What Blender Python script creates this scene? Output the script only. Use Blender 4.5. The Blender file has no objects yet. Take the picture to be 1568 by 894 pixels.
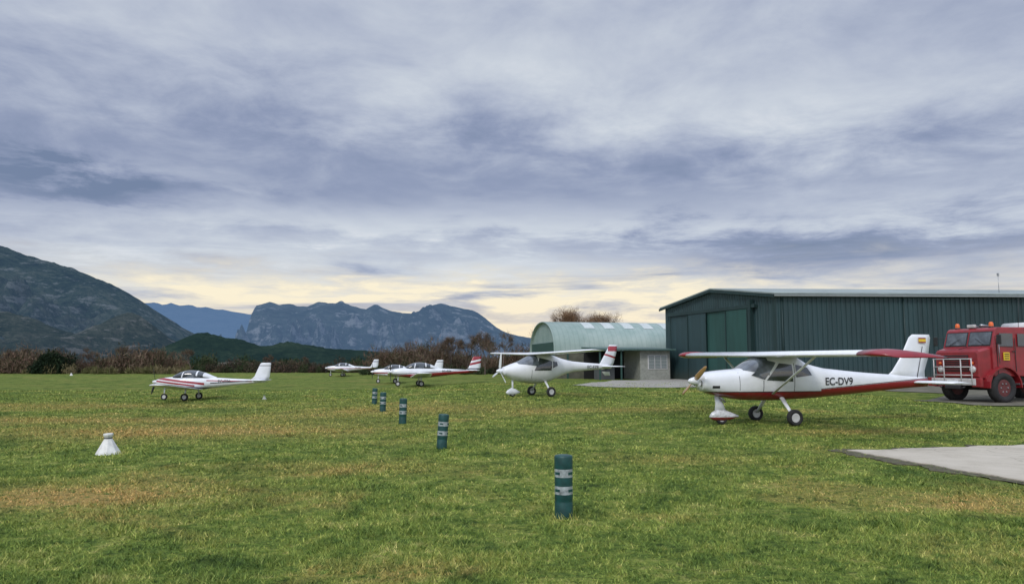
import bpy, math, random
import numpy as np
from mathutils import Vector, Matrix, noise as mnoise
random.seed(7); rng=np.random.default_rng(11)
S=bpy.context.scene
COL=S.collection
rad=math.radians

# ---------------------------------------------------------------- terrain height
def sstep(a,b,x):
    t=np.clip((np.asarray(x,dtype=float)-a)/(b-a),0,1); return t*t*(3-2*t)
def zg(x,y):
    fx=sstep(-14,0,x)
    fy=np.clip((np.asarray(y,dtype=float)-9)/55,0,1)
    und=0.02*np.sin(np.asarray(x)*0.55+1.3)*np.sin(np.asarray(y)*0.4)
    return 0.7*fx*fy+0.7*(1-fx)*sstep(45,115,y)+und*sstep(3,8,y)
def Z(x,y): return float(zg(x,y))

# ---------------------------------------------------------------- node helpers
class NT:
    def __init__(s,nt): s.nt=nt; s.n=nt.nodes; s.l=nt.links
    def new(s,t,**k):
        nd=s.n.new(t)
        for a,b in k.items(): setattr(nd,a,b)
        return nd
    def put(s,sock,v):
        if isinstance(v,bpy.types.NodeSocket): s.l.new(v,sock)
        elif v is not None:
            if isinstance(v,(tuple,list)) and len(v)==3 and sock.type=='RGBA': v=(*v,1)
            sock.default_value=v
    def m(s,op,a,b=None,c=None,clamp=False):
        nd=s.new('ShaderNodeMath',operation=op,use_clamp=clamp)
        s.put(nd.inputs[0],a); s.put(nd.inputs[1],b)
        if c is not None: s.put(nd.inputs[2],c)
        return nd.outputs[0]
    def mix(s,f,a,b,blend='MIX'):
        nd=s.new('ShaderNodeMix',data_type='RGBA',blend_type=blend)
        s.put(nd.inputs[0],f); s.put(nd.inputs[6],a); s.put(nd.inputs[7],b)
        return nd.outputs[2]
    def noise(s,vec,scale,detail=4,rough=.5,dist=0,dim='3D'):
        nd=s.new('ShaderNodeTexNoise',noise_dimensions=dim)
        s.put(nd.inputs['Vector'],vec); nd.inputs['Scale'].default_value=scale
        nd.inputs['Detail'].default_value=detail; nd.inputs['Roughness'].default_value=rough
        nd.inputs['Distortion'].default_value=dist
        return nd.outputs['Fac']
    def ramp(s,f,pts,interp='LINEAR'):
        nd=s.new('ShaderNodeValToRGB'); cr=nd.color_ramp; cr.interpolation=interp
        while len(cr.elements)<len(pts): cr.elements.new(.5)
        for e,(p,c) in zip(cr.elements,pts):
            e.position=p; e.color=(*c,1) if len(c)==3 else c
        s.put(nd.inputs[0],f); return nd.outputs[0]
    def ss(s,a,b,x):
        nd=s.new('ShaderNodeMapRange',interpolation_type='SMOOTHSTEP')
        s.put(nd.inputs[0],x); nd.inputs[1].default_value=a; nd.inputs[2].default_value=b
        return nd.outputs[0]
    def comb(s,x,y,z=0.0):
        nd=s.new('ShaderNodeCombineXYZ'); s.put(nd.inputs[0],x); s.put(nd.inputs[1],y); s.put(nd.inputs[2],z)
        return nd.outputs[0]
    def sep(s,v):
        nd=s.new('ShaderNodeSeparateXYZ'); s.put(nd.inputs[0],v); return nd.outputs
    def gauss(s,x,c,w):   # exp(-((x-c)/w)^2)
        d=s.m('DIVIDE',s.m('SUBTRACT',x,c),w)
        return s.m('EXPONENT',s.m('MULTIPLY',s.m('MULTIPLY',d,d),-1.0))

def new_mat(name):
    m=bpy.data.materials.new(name); m.use_nodes=True
    t=NT(m.node_tree); b=t.n['Principled BSDF']
    return m,t,b
def mat(name,col,rough=.6,metal=0,var=.12,scale=6,bump=0,coat=0,bscale=None):
    m,t,b=new_mat(name)
    tc=t.new('ShaderNodeTexCoord').outputs['Object']
    n=t.noise(tc,scale,4,.6)
    lo=tuple(c*(1-var) for c in col); hi=tuple(min(1,c*(1+var)) for c in col)
    t.put(b.inputs['Base Color'],t.ramp(n,[(.3,lo),(.7,hi)]))
    b.inputs['Metallic'].default_value=metal
    t.put(b.inputs['Roughness'],t.m('ADD',rough-.06,t.m('MULTIPLY',n,.12)))
    if coat: b.inputs['Coat Weight'].default_value=coat; b.inputs['Coat Roughness'].default_value=.08
    if bump:
        bp=t.new('ShaderNodeBump'); bp.inputs['Strength'].default_value=bump; bp.inputs['Distance'].default_value=.03
        t.put(bp.inputs['Height'],t.noise(tc,bscale or scale*6,5,.7)); t.l.new(bp.outputs[0],b.inputs['Normal'])
    return m
def livery(name,base,stripes):
    """paint scheme in object space: stripes=(colour,z0,slope,half,xmin,xmax)"""
    m,t,b=new_mat(name)
    tc=t.new('ShaderNodeTexCoord').outputs['Object']; x,y,z=t.sep(tc)
    c=t.ramp(t.noise(tc,2.5,4,.6),[(.3,tuple(v*.88 for v in base)),(.7,base)])
    for col,z0,sl,hf,xa,xb in stripes:
        lz=t.m('ADD',z0,t.m('MULTIPLY',x,sl))
        d=t.m('ABSOLUTE',t.m('SUBTRACT',z,lz))
        k=t.m('LESS_THAN',d,hf)
        k=t.m('MULTIPLY',k,t.m('GREATER_THAN',x,xa)); k=t.m('MULTIPLY',k,t.m('LESS_THAN',x,xb))
        c=t.mix(k,c,col)
    # mud and grime towards the belly
    c=t.mix(t.m('MULTIPLY',t.m('MULTIPLY',t.ss(1.0,.6,z),t.ss(.35,.7,t.noise(tc,9,5,.7))),.5),c,(.16,.14,.10))
    t.put(b.inputs['Base Color'],c); b.inputs['Roughness'].default_value=.28
    b.inputs['Coat Weight'].default_value=.5; b.inputs['Coat Roughness'].default_value=.1
    return m

WHITE=(.74,.76,.79)
M={}
M['white']=mat('white_paint',WHITE,.3,var=.07,coat=.4)
M['red']=mat('red_paint',(.24,.010,.020),.32,var=.12,coat=.4)
M['glass']=mat('cockpit_glass',(.025,.033,.042),.06,var=.5,scale=2,coat=1)
M['glassl']=mat('windshield_glass',(.07,.085,.10),.07,var=.6,scale=3,coat=1)
M['tyre']=mat('tyre_rubber',(.022,.022,.023),.85,var=.3,bump=.3)
M['hub']=mat('hub_white',(.55,.55,.55),.45)
M['metal']=mat('bare_metal',(.35,.36,.37),.35,metal=.8)
M['black']=mat('black_trim',(.02,.02,.022),.5)
M['wood']=mat('propeller_wood',(.40,.23,.09),.35,coat=.5)
M['green_post']=mat('post_green_plastic',(.006,.055,.052),.45,var=.35,scale=9,bump=.15)
M['tape']=mat('reflective_tape',(.36,.40,.42),.35,var=.45,scale=22,metal=.3)
M['orange']=mat('beacon_orange',(.7,.13,.02),.25)
M['yellow']=mat('yellow_label',(.7,.48,.03),.5)
M['grey']=mat('dark_grey',(.08,.085,.09),.6)

# ---------------------------------------------------------------- mesh helpers
def empty(name,loc,rz=0):
    e=bpy.data.objects.new(name,None); COL.objects.link(e); e.location=loc; e.rotation_euler=(0,0,rz)
    e.empty_display_size=.3
    return e
def mesh(name,v,f,m=None,parent=None,smooth=False,mats=None,mi=None):
    me=bpy.data.meshes.new(name); me.from_pydata([tuple(p) for p in v],[],[tuple(q) for q in f]); me.update()
    o=bpy.data.objects.new(name,me); COL.objects.link(o)
    for mm in (mats or ([m] if m else [])): me.materials.append(mm)
    if mi is not None: me.polygons.foreach_set('material_index',mi)
    if smooth:
        me.polygons.foreach_set('use_smooth',[True]*len(me.polygons))
    if parent: o.parent=parent
    return o
def loft(name,rings,m,parent=None,smooth=True,cap=True,closed=True):
    n=len(rings[0]); v=[p for r in rings for p in r]; f=[]
    for i in range(len(rings)-1):
        for k in range(n if closed else n-1):
            k2=(k+1)%n
            f.append((i*n+k,i*n+k2,(i+1)*n+k2,(i+1)*n+k))
    if cap:
        f.append(tuple(range(n))[::-1]); f.append(tuple((len(rings)-1)*n+k for k in range(n)))
    o=mesh(name,v,f,m,parent,smooth)
    import bmesh
    bm=bmesh.new(); bm.from_mesh(o.data); bmesh.ops.recalc_face_normals(bm,faces=bm.faces); bm.to_mesh(o.data); bm.free()
    return o
def box(name,c,s,m,parent=None,bev=.02,rot=None,taper=None):
    x,y,z=[q/2 for q in s]
    v=[(-x,-y,-z),(x,-y,-z),(x,y,-z),(-x,y,-z),(-x,-y,z),(x,-y,z),(x,y,z),(-x,y,z)]
    if taper: v=[(a*(taper[0] if cc>0 else 1),b*(taper[1] if cc>0 else 1),cc) for a,b,cc in v]
    f=[(3,2,1,0),(4,5,6,7),(0,1,5,4),(1,2,6,5),(2,3,7,6),(3,0,4,7)]
    o=mesh(name,v,f,m,parent); o.location=c
    if rot: o.rotation_euler=rot
    if bev:
        b=o.modifiers.new('b','BEVEL'); b.width=bev; b.segments=2
    return o
def tube(name,p0,p1,r0,r1,m,parent=None,n=12,flat=1.0):
    p0=Vector(p0);p1=Vector(p1); d=(p1-p0).normalized()
    u=d.orthogonal().normalized() if abs(d.x)>.9 else d.cross(Vector((1,0,0))).normalized(); w=d.cross(u)
    rings=[]
    for p,r in((p0,r0),(p1,r1)):
        rings.append([p+u*math.cos(2*math.pi*k/n)*r*flat+w*math.sin(2*math.pi*k/n)*r for k in range(n)])
    return loft(name,rings,m,parent)
def lathe(name,prof,m,parent=None,axis='z',n=28,loc=(0,0,0),smooth=True,mi=None,mats=None):
    v=[];f=[];mm=[]
    for r,h in prof:
        for k in range(n):
            a=2*math.pi*k/n
            if axis=='z': v.append((r*math.cos(a),r*math.sin(a),h))
            elif axis=='y': v.append((r*math.cos(a),h,r*math.sin(a)))
            else: v.append((h,r*math.cos(a),r*math.sin(a)))
    for i in range(len(prof)-1):
        for k in range(n):
            k2=(k+1)%n; q=(i*n+k,i*n+k2,(i+1)*n+k2,(i+1)*n+k)
            f.append(q if axis!='y' else q[::-1]); mm.append(mi[i] if mi else 0)
    o=mesh(name,v,f,m,parent,smooth,mats=mats,mi=mm if mi else None); o.location=loc
    return o
def wheel(name,x,y,r,w,parent,hub=None):
    p=[(.001,w*.3),(r*.35,w*.32),(r*.5,w*.36),(r*.56,w*.3),(r*.62,w*.45),(r*.8,w*.52),(r*.94,w*.42),(r,w*.2),(r,-w*.2),(r*.94,-w*.42),(r*.8,-w*.52),(r*.62,-w*.45),(r*.56,-w*.3),(r*.5,-w*.36),(.001,-w*.3)]
    mi=[1,1,1,0,0,0,0,0,0,0,0,1,1,1]
    return lathe(name,p,None,parent,'y',32,(x,y,r),mi=mi,mats=[M['tyre'],hub or M['hub']])

# fuselage of super-elliptic stations ----------------------------------------
class Fus:
    def __init__(s,sec):   # (x,zb,zt,hw,n) nose first
        a=np.array(sec,float); k=len(a); out=[]
        for i in range(k-1):
            p0=a[max(i-1,0)];p1=a[i];p2=a[i+1];p3=a[min(i+2,k-1)]
            for t in np.linspace(0,1,7)[:-1]:
                q=.5*((2*p1)+(-p0+p2)*t+(2*p0-5*p1+4*p2-p3)*t*t+(-p0+3*p1-3*p2+p3)*t**3)
                q[0]=p1[0]+(p2[0]-p1[0])*t
                out.append(q)
        out.append(a[-1]); s.a=np.array(out); s.r=s.a[::-1]
    def at(s,x): return [float(np.interp(x,s.r[:,0],s.r[:,i])) for i in range(1,5)]
    def y(s,x,z):
        zb,zt,hw,n=s.at(x); zc=(zb+zt)/2; hh=(zt-zb)/2; q=min(1,abs(z-zc)/hh)
        return hw*(1-q**n)**(1/n)
    def pt(s,x,th,off=0):
        zb,zt,hw,n=s.at(x); zc=(zb+zt)/2; hh=(zt-zb)/2; c,si=math.cos(th),math.sin(th)
        return (x,(hw+off)*math.copysign(abs(c)**(2/n),c),zc+(hh+off)*math.copysign(abs(si)**(2/n),si))
    def build(s,name,m,parent,N=36):
        return loft(name,[[s.pt(r[0],2*math.pi*k/N) for k in range(N)] for r in s.a],m,parent)
    def side(s,name,q,m,parent,off=.008,both=True,nu=10,nv=6):
        v=[];f=[]
        for sg in ((1,-1) if both else (1,)):
            b=len(v)
            for i in range(nu+1):
                for j in range(nv+1):
                    u=i/nu;w=j/nv
                    p=[(1-u)*(1-w)*q[0][k]+u*(1-w)*q[1][k]+u*w*q[2][k]+(1-u)*w*q[3][k] for k in(0,1)]
                    v.append((p[0],sg*(s.y(p[0],p[1])+off),p[1]))
            for i in range(nu):
                for j in range(nv):
                    a=b+i*(nv+1)+j; f.append((a,a+nv+1,a+nv+2,a+1))
        return mesh(name,v,f,m,parent,True)
    def screen(s,name,xa,xb,za,zb_,m,parent,off=.01,nx=10,nt=20):
        v=[];f=[]
        for i in range(nx+1):
            u=i/nx; x=xa+(xb-xa)*u; zl=za+(zb_-za)*u
            zb,zt,hw,n=s.at(x); zc=(zb+zt)/2; hh=(zt-zb)/2; q=max(-.99,min(.995,(zl-zc)/hh))
            th=math.asin(math.copysign(abs(q)**(n/2),q))
            for j in range(nt+1): v.append(s.pt(x,th+(math.pi-2*th)*j/nt,off))
        for i in range(nx):
            for j in range(nt):
                a=i*(nt+1)+j; f.append((a,a+1,a+nt+2,a+nt+1))
        return mesh(name,v,f,m,parent,True)
AF=[(0,0),(.012,.022),(.05,.045),(.15,.07),(.3,.08),(.5,.07),(.75,.04),(1,.004),(1,-.002),(.75,-.012),(.5,-.022),(.3,-.03),(.1,-.028),(.02,-.014)]
def wing(name,secs,m,parent,vert=False,th=1.0):
    rings=[]
    for p,xl,c,h,k in secs:
        if vert: rings.append([(xl-a*c,h+(b-.02)*c*k*th if b>=0 else h-(abs(b)+.02)*c*k*th,p) for a,b in AF])
        else: rings.append([(xl-a*c,p,h+b*c*k*th) for a,b in AF])
    return loft(name,rings,m,parent)
def prop(parent,x,z,r,m,ang=.5,blades=2,spin=None):
    lathe('spinner',[(.001,.24),(.06,.2),(.1,.1),(.12,0),(.12,-.04)],spin or M['white'],parent,'x',20,(x,0,z))
    for b in range(blades):
        a=ang+b*2*math.pi/blades; rings=[]
        for t,c in((.06,.05),(.25,.11),(.6,.1),(.9,.07),(1,.02)):
            tw=.9-.6*t; rr=r*t; ring=[]
            for q in range(8):
                e=2*math.pi*q/8; cx=math.cos(e)*c/2*1.6; cz=math.sin(e)*.012
                lx=cx*math.sin(tw)*.6+cz; lt=cx*math.cos(tw)
                ring.append((x+.06+lx, rr*math.cos(a)-lt*math.sin(a), z+rr*math.sin(a)+lt*math.cos(a)))
            rings.append(ring)
        loft('propeller_blade_%d'%(b+1),rings,m,parent)
def text(body,size,F,x,z,m,parent,off=.014):
    c=bpy.data.curves.new('registration_letters','FONT'); c.body=body; c.size=size; c.offset=size*.014; c.materials.append(m)
    o=bpy.data.objects.new('registration_letters',c); COL.objects.link(o); o.parent=parent
    L=size*.62*len(body); y0=F.y(x,z+size*.35); y1=F.y(x-L,z+size*.35)
    ph=math.atan2(y0-y1,L)
    o.location=(x,y0+off,z); o.rotation_euler=(rad(90),0,math.pi+ph)
    return o

# ================================================================ high wing strutted aeroplane
def plane_strut(x,y,a):
    P=empty('parked_high_wing_airplane',(x,y,Z(x,y)),math.pi+rad(a))
    DR=(.24,.010,.020)
    liv=livery('livery_white_red',WHITE,[(DR,.62,0.0,.285,-1.3,2.31),(DR,.70,-.075,.17,-5.3,-1.3),
        ((.02,.02,.03),.915,0,.012,-1.3,2.2),((.02,.02,.03),.885,-.075,.010,-5.3,-1.3)])
    F=Fus([(2.38,1.04,1.36,.15,2.2),(2.29,.95,1.43,.32,2.4),(2.0,.84,1.49,.41,2.6),(1.5,.74,1.54,.47,2.7),(1.15,.69,1.58,.51,2.8),(.8,.67,1.78,.53,2.9),(.45,.66,1.93,.54,3),
           (0,.66,1.98,.54,3),(-.55,.68,1.95,.52,2.9),(-1.0,.70,1.72,.46,2.7),(-1.6,.74,1.58,.39,2.5),(-3.0,.85,1.45,.25,2.3),(-4.3,.96,1.37,.14,2.2),(-5.25,1.02,1.30,.05,2)])
    F.build('fuselage',liv,P)
    F.screen('windshield',1.14,.42,1.52,1.38,M['glassl'],P)
    F.side('door_window',[(.52,1.24),(-.32,1.20),(-.30,1.68),(.10,1.72)],M['glass'],P)
    F.side('rear_window',[(-.42,1.32),(-.98,1.38),(-.84,1.60),(-.42,1.68)],M['glass'],P)
    F.side('windshield_side',[(.98,1.38),(.58,1.26),(.20,1.74),(.42,1.80)],M['glassl'],P,off=.012)
    for q in ([(.62,.93),(.60,.93),(.60,1.24),(.62,1.24)],[(-.36,.93),(-.38,.93),(-.38,1.72),(-.36,1.72)],[(1.33,.75),(1.315,.75),(1.315,1.46),(1.33,1.46)]):
        F.side('panel_seam',q,M['grey'],P,off=.003,nu=1)
    F.side('cowl_scoop',[(2.1,1.02),(1.9,1.02),(1.9,1.09),(2.1,1.09)],M['black'],P,off=.004)
    for s in(1,-1): lathe('cowl_intake',[(.001,.0),(.07,.0),(.085,.02)],M['black'],P,'x',16,(2.35,s*.18,1.16))
    prop(P,2.42,1.22,.86,M['wood'],ang=rad(28))
    zt=lambda s:1.90 if s>0 else 2.0
    wing('wing',[(-4.65,.68,1.38,2.0,1),(0,.7,1.42,1.93,1.1),(5.0,.68,1.38,1.90,1)],M['white'],P)
    for s,e in((1,5.0),(-1,4.65)):
        wing('wing_tip',[(s*(e-.45),.69,1.40,zt(s),1.14),(s*(e+.05),.69,1.42,zt(s),1.15),(s*(e+.3),.56,1.45,zt(s)-.02,.9),(s*(e+.42),.30,1.30,zt(s)-.07,.35)],M['red'],P)
        wing('flap_gap',[(s*.6,-.36,.012,2.02,1.5),(s*4.1,-.36,.012,zt(s)+.06,1.5)],M['grey'],P)
        tube('wing_strut',(.32,s*.5,.86),(.22,s*2.35,1.90+(.02 if s<0 else -.02)),.045,.045,M['white'],P,12,.5)
        tube('main_gear_leg',(-.02,s*.4,.74),(-.02,s*.93,.26),.075,.04,M['white'],P,10,.55)
        wheel('main_wheel_%d'%(s+2),-.02,s*1.0,.225,.16,P)
        tube('brake_hose',(-.06,s*.4,.74),(-.08,s*.93,.26),.012,.012,M['black'],P,6)
    tube('nose_gear_leg',(1.78,0,.85),(1.66,0,.26),.055,.045,M['white'],P,12)
    rings=[]
    for xx,zb,zz,w in((2.02,.19,.24,.03),(1.95,.13,.34,.075),(1.78,.09,.43,.105),(1.6,.09,.42,.105),(1.35,.13,.33,.07),(1.12,.2,.24,.02)):
        rings.append([(xx,w*math.cos(2*math.pi*k/16),(zb+zz)/2+(zz-zb)/2*math.sin(2*math.pi*k/16)) for k in range(16)])
    loft('nose_wheel_fairing',rings,livery('fairing_paint',WHITE,[(DR,.1,0,.1,0,3)]),P)
    rings=[]
    for zz,xa,xb,w in((.36,1.5,1.86,.06),(.6,1.6,1.84,.05),(.84,1.7,1.86,.04)):
        rings.append([((xa+xb)/2+(xb-xa)/2*math.cos(2*math.pi*k/14),w*math.sin(2*math.pi*k/14),zz) for k in range(14)])
    loft('nose_leg_fairing',rings,M['white'],P)
    wheel('nose_wheel',1.66,0,.17,.12,P)
    wing('fin',[(1.25,-3.75,1.45,0,.75),(1.5,-4.05,1.15,0,.8),(1.9,-4.35,1.0,0,.85),(2.5,-4.68,.78,0,.9),(2.60,-4.80,.62,0,.5)],
         livery('fin_paint',WHITE,[]),P,vert=True)
    for s in(1,-1):
        box('flag_red_band',(-5.1,s*.065,2.42),(.26,.004,.16),M['red'],P,0)
        box('flag_yellow_band',(-5.1,s*.069,2.42),(.26,.004,.08),M['yellow'],P,0)
    box('rudder_hinge',(-5.0,0,1.75),(.012,.085,1.0),M['grey'],P,0,rot=(0,rad(-14),0))
    wing('stabilizer',[(-1.45,-4.85,.62,1.14,.8),(-1.38,-4.75,.78,1.14,1),(0,-4.7,.86,1.14,1),(1.38,-4.75,.78,1.14,1),(1.45,-4.85,.62,1.14,.8)],M['white'],P)
    text('EC-DV9',.30,F,-1.42,1.10,M['black'],P)
    tube('antenna',(-.9,0,1.75),(-1.15,0,2.08),.008,.004,M['black'],P,6)
    tube('pitot_tube',(.75,1.8,1.90),(1.0,1.8,1.88),.012,.008,M['metal'],P,6)
    tube('exhaust_pipe',(1.75,.12,.78),(1.6,.14,.62),.03,.03,M['metal'],P,8)
    return P

# ================================================================ cantilever high wing (pod and boom)
def plane_pod(x,y,a):
    P=empty('parked_ultralight_airplane',(x,y,Z(x,y)),math.pi+rad(a))
    liv=livery('livery_plain_white',(.76,.77,.79),[])
    F=Fus([(2.12,1.12,1.26,.08,2),(2.0,1.0,1.38,.24,2.1),(1.6,.82,1.52,.42,2.2),(1.1,.68,1.68,.54,2.3),(.7,.62,1.88,.6,2.4),(.3,.6,2.0,.62,2.4),(-.2,.64,2.0,.6,2.4),
           (-.7,.78,1.92,.5,2.3),(-1.2,.98,1.78,.34,2.2),(-1.8,1.14,1.66,.2,2.1),(-2.8,1.22,1.58,.14,2),(-4.0,1.3,1.52,.09,2)])
    F.build('fuselage',liv,P)
    F.screen('windshield',1.35,.42,1.52,1.42,M['glassl'],P)
    F.side('door_window',[(.66,1.22),(-.28,1.22),(-.36,1.66),(.32,1.82)],M['glass'],P)
    F.side('rear_quarter_window',[(-.38,1.34),(-.68,1.44),(-.66,1.62),(-.4,1.66)],M['glass'],P)
    F.side('door_seam',[(.78,.85),(.765,.85),(.765,1.25),(.78,1.25)],M['grey'],P,off=.003,nu=1)
    prop(P,2.12,1.19,.82,M['white'],ang=rad(80),blades=3)
    wing('wing',[(-4.75,.25,.6,2.10,.6),(-4.6,.42,.95,2.08,.9),(-1,.62,1.2,1.99,1),(0,.65,1.25,1.97,1.1),(1,.62,1.2,1.99,1),(4.6,.42,.95,2.08,.9),(4.75,.25,.6,2.10,.6)],M['white'],P)
    for s in(1,-1):
        tube('main_gear_leg',(-.05,s*.35,.75),(-.05,s*.86,.25),.07,.04,M['white'],P,10,.5)
        wheel('main_wheel_%d'%(s+2),-.05,s*.93,.23,.15,P)
    tube('nose_gear_leg',(1.5,0,.8),(1.5,0,.25),.05,.04,M['white'],P,10)
    rings=[]
    for xx,zb,zt,w in((1.84,.17,.22,.03),(1.75,.1,.32,.08),(1.55,.07,.42,.1),(1.35,.09,.36,.08),(1.1,.18,.22,.02)):
        rings.append([(xx,w*math.cos(2*math.pi*k/14),(zb+zt)/2+(zt-zb)/2*math.sin(2*math.pi*k/14)) for k in range(14)])
    loft('nose_wheel_fairing',rings,M['white'],P)
    wheel('nose_wheel',1.52,0,.16,.12,P)
    fl=livery('fin_stripes',WHITE,[((.3,.02,.03),2.30,.0,.13,-6,-3.95),((.03,.035,.06),2.24,.25,.05,-6,0),((.3,.02,.03),2.95,.25,.05,-6,0),((.03,.035,.06),1.2,0,.05,-6,0)])
    wing('fin',[(1.3,-3.15,1.0,0,.7),(1.6,-3.5,.82,0,.8),(2.1,-3.82,.66,0,.8),(2.5,-4.05,.5,0,.6)],fl,P,vert=True)
    wing('ventral_fin',[(1.36,-3.4,.6,0,.7),(.95,-3.75,.34,0,.7)],fl,P,vert=True)
    wing('stabilizer',[(-1.2,-3.6,.5,1.4,.8),(0,-3.5,.66,1.4,1),(1.3,-3.6,.5,1.4,.8)],M['white'],P)
    text('EC-EZ8',.22,F,-2.6,1.30,M['grey'],P)
    return P

# ================================================================ low wing
def plane_low(x,y,a,stripes,fin_st,scale=1.0):
    P=empty('parked_low_wing_airplane',(x,y,Z(x,y)),math.pi+rad(a)); P.scale=(scale,)*3
    liv=livery('livery_low_wing',WHITE,stripes)
    F=Fus([(1.85,.88,1.10,.12,2.1),(1.75,.78,1.18,.3,2.3),(1.3,.66,1.25,.42,2.5),(.8,.6,1.29,.5,2.6),(.2,.56,1.31,.54,2.7),(-.5,.58,1.30,.5,2.6),(-1.2,.66,1.25,.36,2.4),(-2.4,.8,1.18,.22,2.2),(-3.6,.92,1.13,.1,2.1),(-4.1,.98,1.1,.04,2)])
    F.build('fuselage',liv,P)
    G=Fus([(1.0,1.2,1.27,.06,2),(.85,1.12,1.38,.34,2.1),(.5,1.08,1.55,.44,2.2),(.1,1.08,1.64,.46,2.2),(-.4,1.08,1.61,.43,2.2),(-.9,1.08,1.46,.3,2.1),(-1.45,1.08,1.25,.1,2)])
    G.build('canopy',M['glass'],P)
    G.side('canopy_frame',[(.36,1.25),(.30,1.25),(.22,1.61),(.28,1.60)],M['white'],P,off=.012,nu=2)
    rings=[]
    for xx in(-.42,-.50):
        rings.append([G.pt(xx,math.pi*k/16,.014) for k in range(17)])
    loft('canopy_bow',rings,M['white'],P,closed=False,cap=False)
    rings=[]
    for xx in np.linspace(-.78,-1.44,6):
        rings.append([G.pt(float(xx),math.pi*k/16,.013) for k in range(17)])
    loft('turtle_deck',rings,liv,P,closed=False,cap=False)
    G.side('interior_seats',[(.15,1.2),(-.35,1.2),(-.3,1.40),(.0,1.40)],M['glassl'],P,off=.004)
    prop(P,1.87,1.0,.8,M['black'],ang=rad(65),blades=3)
    wing('wing',[(-4.2,.35,.7,.93,.6),(-4.05,.5,1.02,.90,.9),(-.4,.62,1.4,.6,1),(.4,.62,1.4,.6,1),(4.05,.5,1.02,.90,.9),(4.2,.35,.7,.93,.6)],M['white'],P,th=1.1)
    for s in(1,-1):
        wing('aileron_gap',[(s*1.0,-.42,.012,.72,1.5),(s*3.9,-.30,.012,.945,1.5)],M['grey'],P)
        tube('main_gear_leg',(-.1,s*.9,.66),(-.1,s*1.0,.25),.05,.035,M['white'],P,10,.6)
        wheel('main_wheel_%d'%(s+2),-.1,s*1.05,.2,.14,P)
    tube('nose_gear_leg',(1.4,0,.75),(1.42,0,.22),.04,.03,M['white'],P,10)
    wheel('nose_wheel',1.42,0,.18,.12,P)
    wing('fin',[(1.05,-3.2,1.05,0,.7),(1.3,-3.5,.85,0,.8),(2.0,-3.80,.6,0,.8),(2.06,-3.88,.5,0,.5)],livery('fin_livery',WHITE,fin_st),P,vert=True)
    wing('stabilizer',[(-1.35,-3.55,.55,1.1,.8),(0,-3.45,.75,1.08,1),(1.35,-3.55,.55,1.1,.8)],M['white'],P)
    text('EC-GS4',.2,F,-1.6,.98,M['grey'],P)
    return P

RED=(.27,.012,.022); DK=(.03,.03,.04)
plane_strut(7.55,21.9,13)
plane_pod(1.35,36.2,28)
plane_low(-17.0,40.0,2,[(RED,1.0,.12,.06,-.9,1.9),(RED,.84,.12,.045,-.4,1.9),(DK,.70,.08,.075,-1.2,1.8),(RED,1.10,0.02,.03,-3.4,-1.0),(DK,.86,-.06,.03,-3.6,-1.2)],[((.3,.3,.32),1.9,0,.03,-5,0)],scale=.95)
plane_low(-6.8,55.0,12,[(RED,.70,-.06,.17,-4.2,2),(DK,.93,-.06,.02,-4.2,1.9)],[(RED,1.10,-.22,.17,-6,-3.3),(RED,.72,-.22,.08,-6,-3.3),(DK,1.2,0,.04,-6,0)],scale=1.05)
plane_low(-10.6,68.0,8,[(RED,.9,0,.05,-4,2)],[((.3,.3,.33),1.9,0,.05,-5,0)])
plane_low(-20.9,93.0,6,[(RED,.95,0,.04,-4,2)],[((.4,.4,.45),1.8,0,.1,-5,0)])

# ================================================================ delineator posts
def post(x,y,h=.75,lean=(0,0),dirt=0):
    P=empty('delineator_post',(x,y,Z(x,y)-.02)); P.rotation_euler=(lean[0],lean[1],random.random()*6)
    r=.108; k=h/.75
    prof=[(r*.98,-.1),(r,.02),(r,.20*k),(r*.985,.205*k),(r*.985,.235*k),(r,.24*k),(r,.30*k),(r*1.0,.304*k),(r*1.0,.40*k),(r,.404*k),(r,.50*k),(r*1.0,.504*k),(r*1.0,.60*k),(r,.604*k),(r*1.02,.62*k),(r*1.02,.735*k),(r*.97,.755*k),(r*.6,.765*k),(.001,.768*k)]
    mi=[0]*18; mi[7]=1; mi[11]=1
    lathe('post_body',prof,None,P,'z',36,mi=mi,mats=[M['green_post'],M['tape']])
    for zz in(.352*k,.552*k):
        for j in range(4):
            a=j*math.pi/2+.4
            box('tape_print',((r+.001)*math.cos(a),(r+.001)*math.sin(a),zz),(.004,.07,.03),M['green_post'],P,0,rot=(0,0,a))
post(.62,9.2,.75)
post(-1.47,15.9,.72,(rad(2),rad(3)))
post(-3.17,22.0,.73,(rad(-1),rad(-1)))
post(-4.6,27.0,.68,(0,rad(1)))
post(-5.85,32.2,.68,(0,rad(-2)))

# ================================================================ cone markers
def marker(x,y,s=1.0):
    P=empty('runway_marker_cone',(x,y,Z(x,y)-.015)); P.scale=(s,)*3
    P.rotation_euler=(rad(1.5),rad(-2),.4)
    mw=mat('marker_white_plastic',(.66,.66,.63),.55,var=.2,scale=8)
    lathe('cone_body',[(.25,0),(.24,.02),(.085,.30),(.066,.335),(.095,.40),(.09,.425),(.001,.43)],mw,P,'z',8,smooth=False)
    lathe('neck_band',[(.072,.325),(.078,.335),(.074,.35)],M['grey'],P,'z',12)
marker(-8.15,15.4)
marker(-13.4,41,.5); marker(-56,96,.8)

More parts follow.
